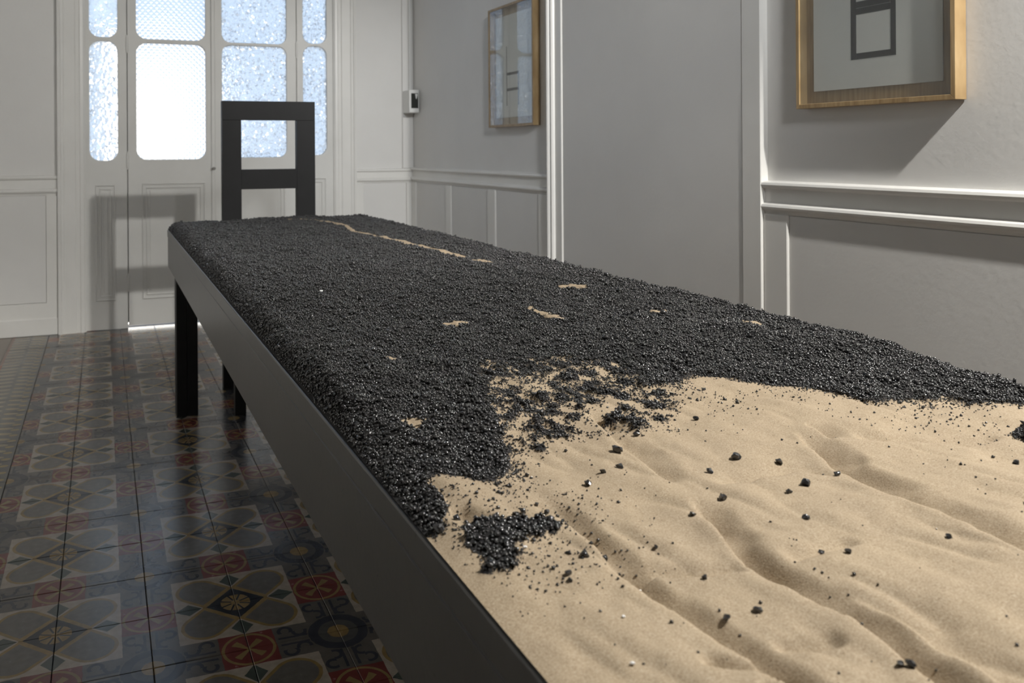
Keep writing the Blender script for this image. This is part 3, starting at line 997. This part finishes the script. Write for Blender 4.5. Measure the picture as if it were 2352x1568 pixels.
# ------------------------------------------------------------------ chair at the far end
chair = empty('chair', (0.835, 1.86, 0))
tag(chair, 'tall black wooden chair with open square back at the table end', 'chair')
CY0, CY1 = 1.838, 1.882
cx0, cx1, pw = 0.619, 1.052, 0.0865
for a in (cx0, cx1 - pw):
    box_obj('back_post', a, a + pw, CY0, CY1, 0.0, 1.224, M_black, chair, 0.0006)
box_obj('top_rail', cx0, cx1, CY0, CY1, 1.2245, 1.312, M_black, chair, 0.0006)
box_obj('cross_rail', cx0 + pw, cx1 - pw, CY0 + 0.001, CY1 - 0.001, 0.906, 0.997, M_black, chair, 0.0006)
box_obj('seat', cx0 - 0.005, cx1 + 0.005, 1.425, CY0 - 0.001, 0.430, 0.465, M_black, chair, 0.004, 2)
for a in (cx0 - 0.008, cx1 - 0.037):
    box_obj('front_leg', a, a + 0.045, 1.43, 1.475, 0.0, 0.43, M_black, chair, 0.002)
    box_obj('seat_rail', a + 0.008, a + 0.034, 1.476, CY0 - 0.001, 0.36, 0.429, M_black, chair, 0.001)
box_obj('seat_rail', cx0 + 0.04, cx1 - 0.04, 1.44, 1.465, 0.36, 0.429, M_black, chair, 0.001)


# ------------------------------------------------------------------ framed drawings
def picture(y0, y1, z0, z1, label, bars):
    XF = XR - 0.040
    e = empty('framed_drawing', (XR - 0.001, (y0 + y1) / 2, z0))
    tag(e, label, 'picture', 'framed drawings on the right wall')
    fw = 0.013
    XB = XR - 0.0015
    def bar(p):
        # p: 4 corners in (y,z): outer a, outer b, inner b, inner a
        bm = bmesh.new()
        A = [bm.verts.new((XF, q[0], q[1])) for q in p]; B = [bm.verts.new((XB, q[0], q[1])) for q in p]
        bm.faces.new(A); bm.faces.new(B[::-1])
        for k in range(4):
            bm.faces.new((A[k], B[k], B[(k + 1) % 4], A[(k + 1) % 4]))
        bmesh.ops.recalc_face_normals(bm, faces=bm.faces)
        bmesh.ops.bevel(bm, geom=list(bm.edges), offset=0.0008, segments=1, affect='EDGES')
        me = bpy.data.meshes.new('frame_bar'); bm.to_mesh(me); bm.free()
        obj('frame_bar', me, M_wood, e)
    O = [(y0, z0), (y1, z0), (y1, z1), (y0, z1)]
    Ii = [(y0 + fw, z0 + fw), (y1 - fw, z0 + fw), (y1 - fw, z1 - fw), (y0 + fw, z1 - fw)]
    for k in range(4):
        j = (k + 1) % 4
        bar([O[k], O[j], Ii[j], Ii[k]])
    box_obj('backboard', XR - 0.010, XR - 0.004, y0 + fw, y1 - fw, z0 + fw, z1 - fw, M_wood, e)
    pa = box_obj('paper', XR - 0.0135, XR - 0.0115, y0 + 0.052, y1 - 0.042, z0 + 0.050, z1 - 0.05, M_paper, e)
    mb = MB()
    for a, b_, c, d in bars:
        mb.box(XR - 0.0142, XR - 0.0134, min(a, b_), max(a, b_), c, d)
    obj('drawing', mb.mesh('drawing'), M_ink, pa)
    box_obj('glazing', XF + 0.003, XF + 0.005, y0 + fw, y1 - fw, z0 + fw, z1 - fw, M_glaze, e)
    return e


g = 0.0006
near = []
ya, yb_, ia, ib = -0.361, -0.219, -0.345, -0.237
near += [(ya, ia - g, 1.327, 1.63), (ib + g, yb_, 1.327, 1.63)]
near += [(ia, ib, 1.327, 1.344), (ia, ib, 1.452, 1.4695), (ia, ib, 1.4705, 1.488), (ia, ib, 1.612, 1.63)]
picture(-0.545, -0.045, 1.197, 1.83, 'oak framed drawing of a square black frame, beside the flush panel and lit side on', near)
far = [(1.916, 1.922, 1.31, 1.62), (1.786, 1.792, 1.31, 1.482), (1.792, 1.916, 1.468, 1.482), (1.792, 1.916, 1.386, 1.400)]
picture(1.588, 2.088, 1.199, 1.832, 'oak framed chair drawing whose glass mirrors the bright door panes', far)

# ------------------------------------------------------------------ control box and its cable duct in the corner
bx0, bx1, by0, by1 = 2.037, 2.109, 3.226, YB - 0.017
box = empty('control_box', (2.07, YB - 0.017, 1.33))
tag(box, 'white plastic control box with dark window under a cable duct in the corner', 'switch box')
box_obj('body', bx0, bx1, by0, by1, 1.332, 1.486, M_plastic, box, 0.006, 2)
box_obj('window', bx0 + 0.014, bx1 - 0.008, by0 - 0.0015, by0 + 0.004, 1.362, 1.462, M_darkglass, box, 0.001)
mb = MB().prism([(2.078, 1.458), (2.098, 1.458), (2.09, 1.425), (2.084, 1.425)], lambda a, c, s: (a, s, c), by0 - 0.0022, by0 - 0.0012)
obj('indicator', mb.mesh('indicator'), M_plastic, box)
box_obj('divider', bx0 + 0.014, bx1 - 0.008, by0 - 0.003, by0 - 0.001, 1.408, 1.412, M_darkglass, box)
duct = box_obj('cable_duct', 2.078, 2.096, YB - 0.034, YB - 0.0165, 1.487, ZC - 0.002, M_plastic, None, 0.003)
tag(duct, 'slim white cable duct running up the corner from the control box', 'cable duct')
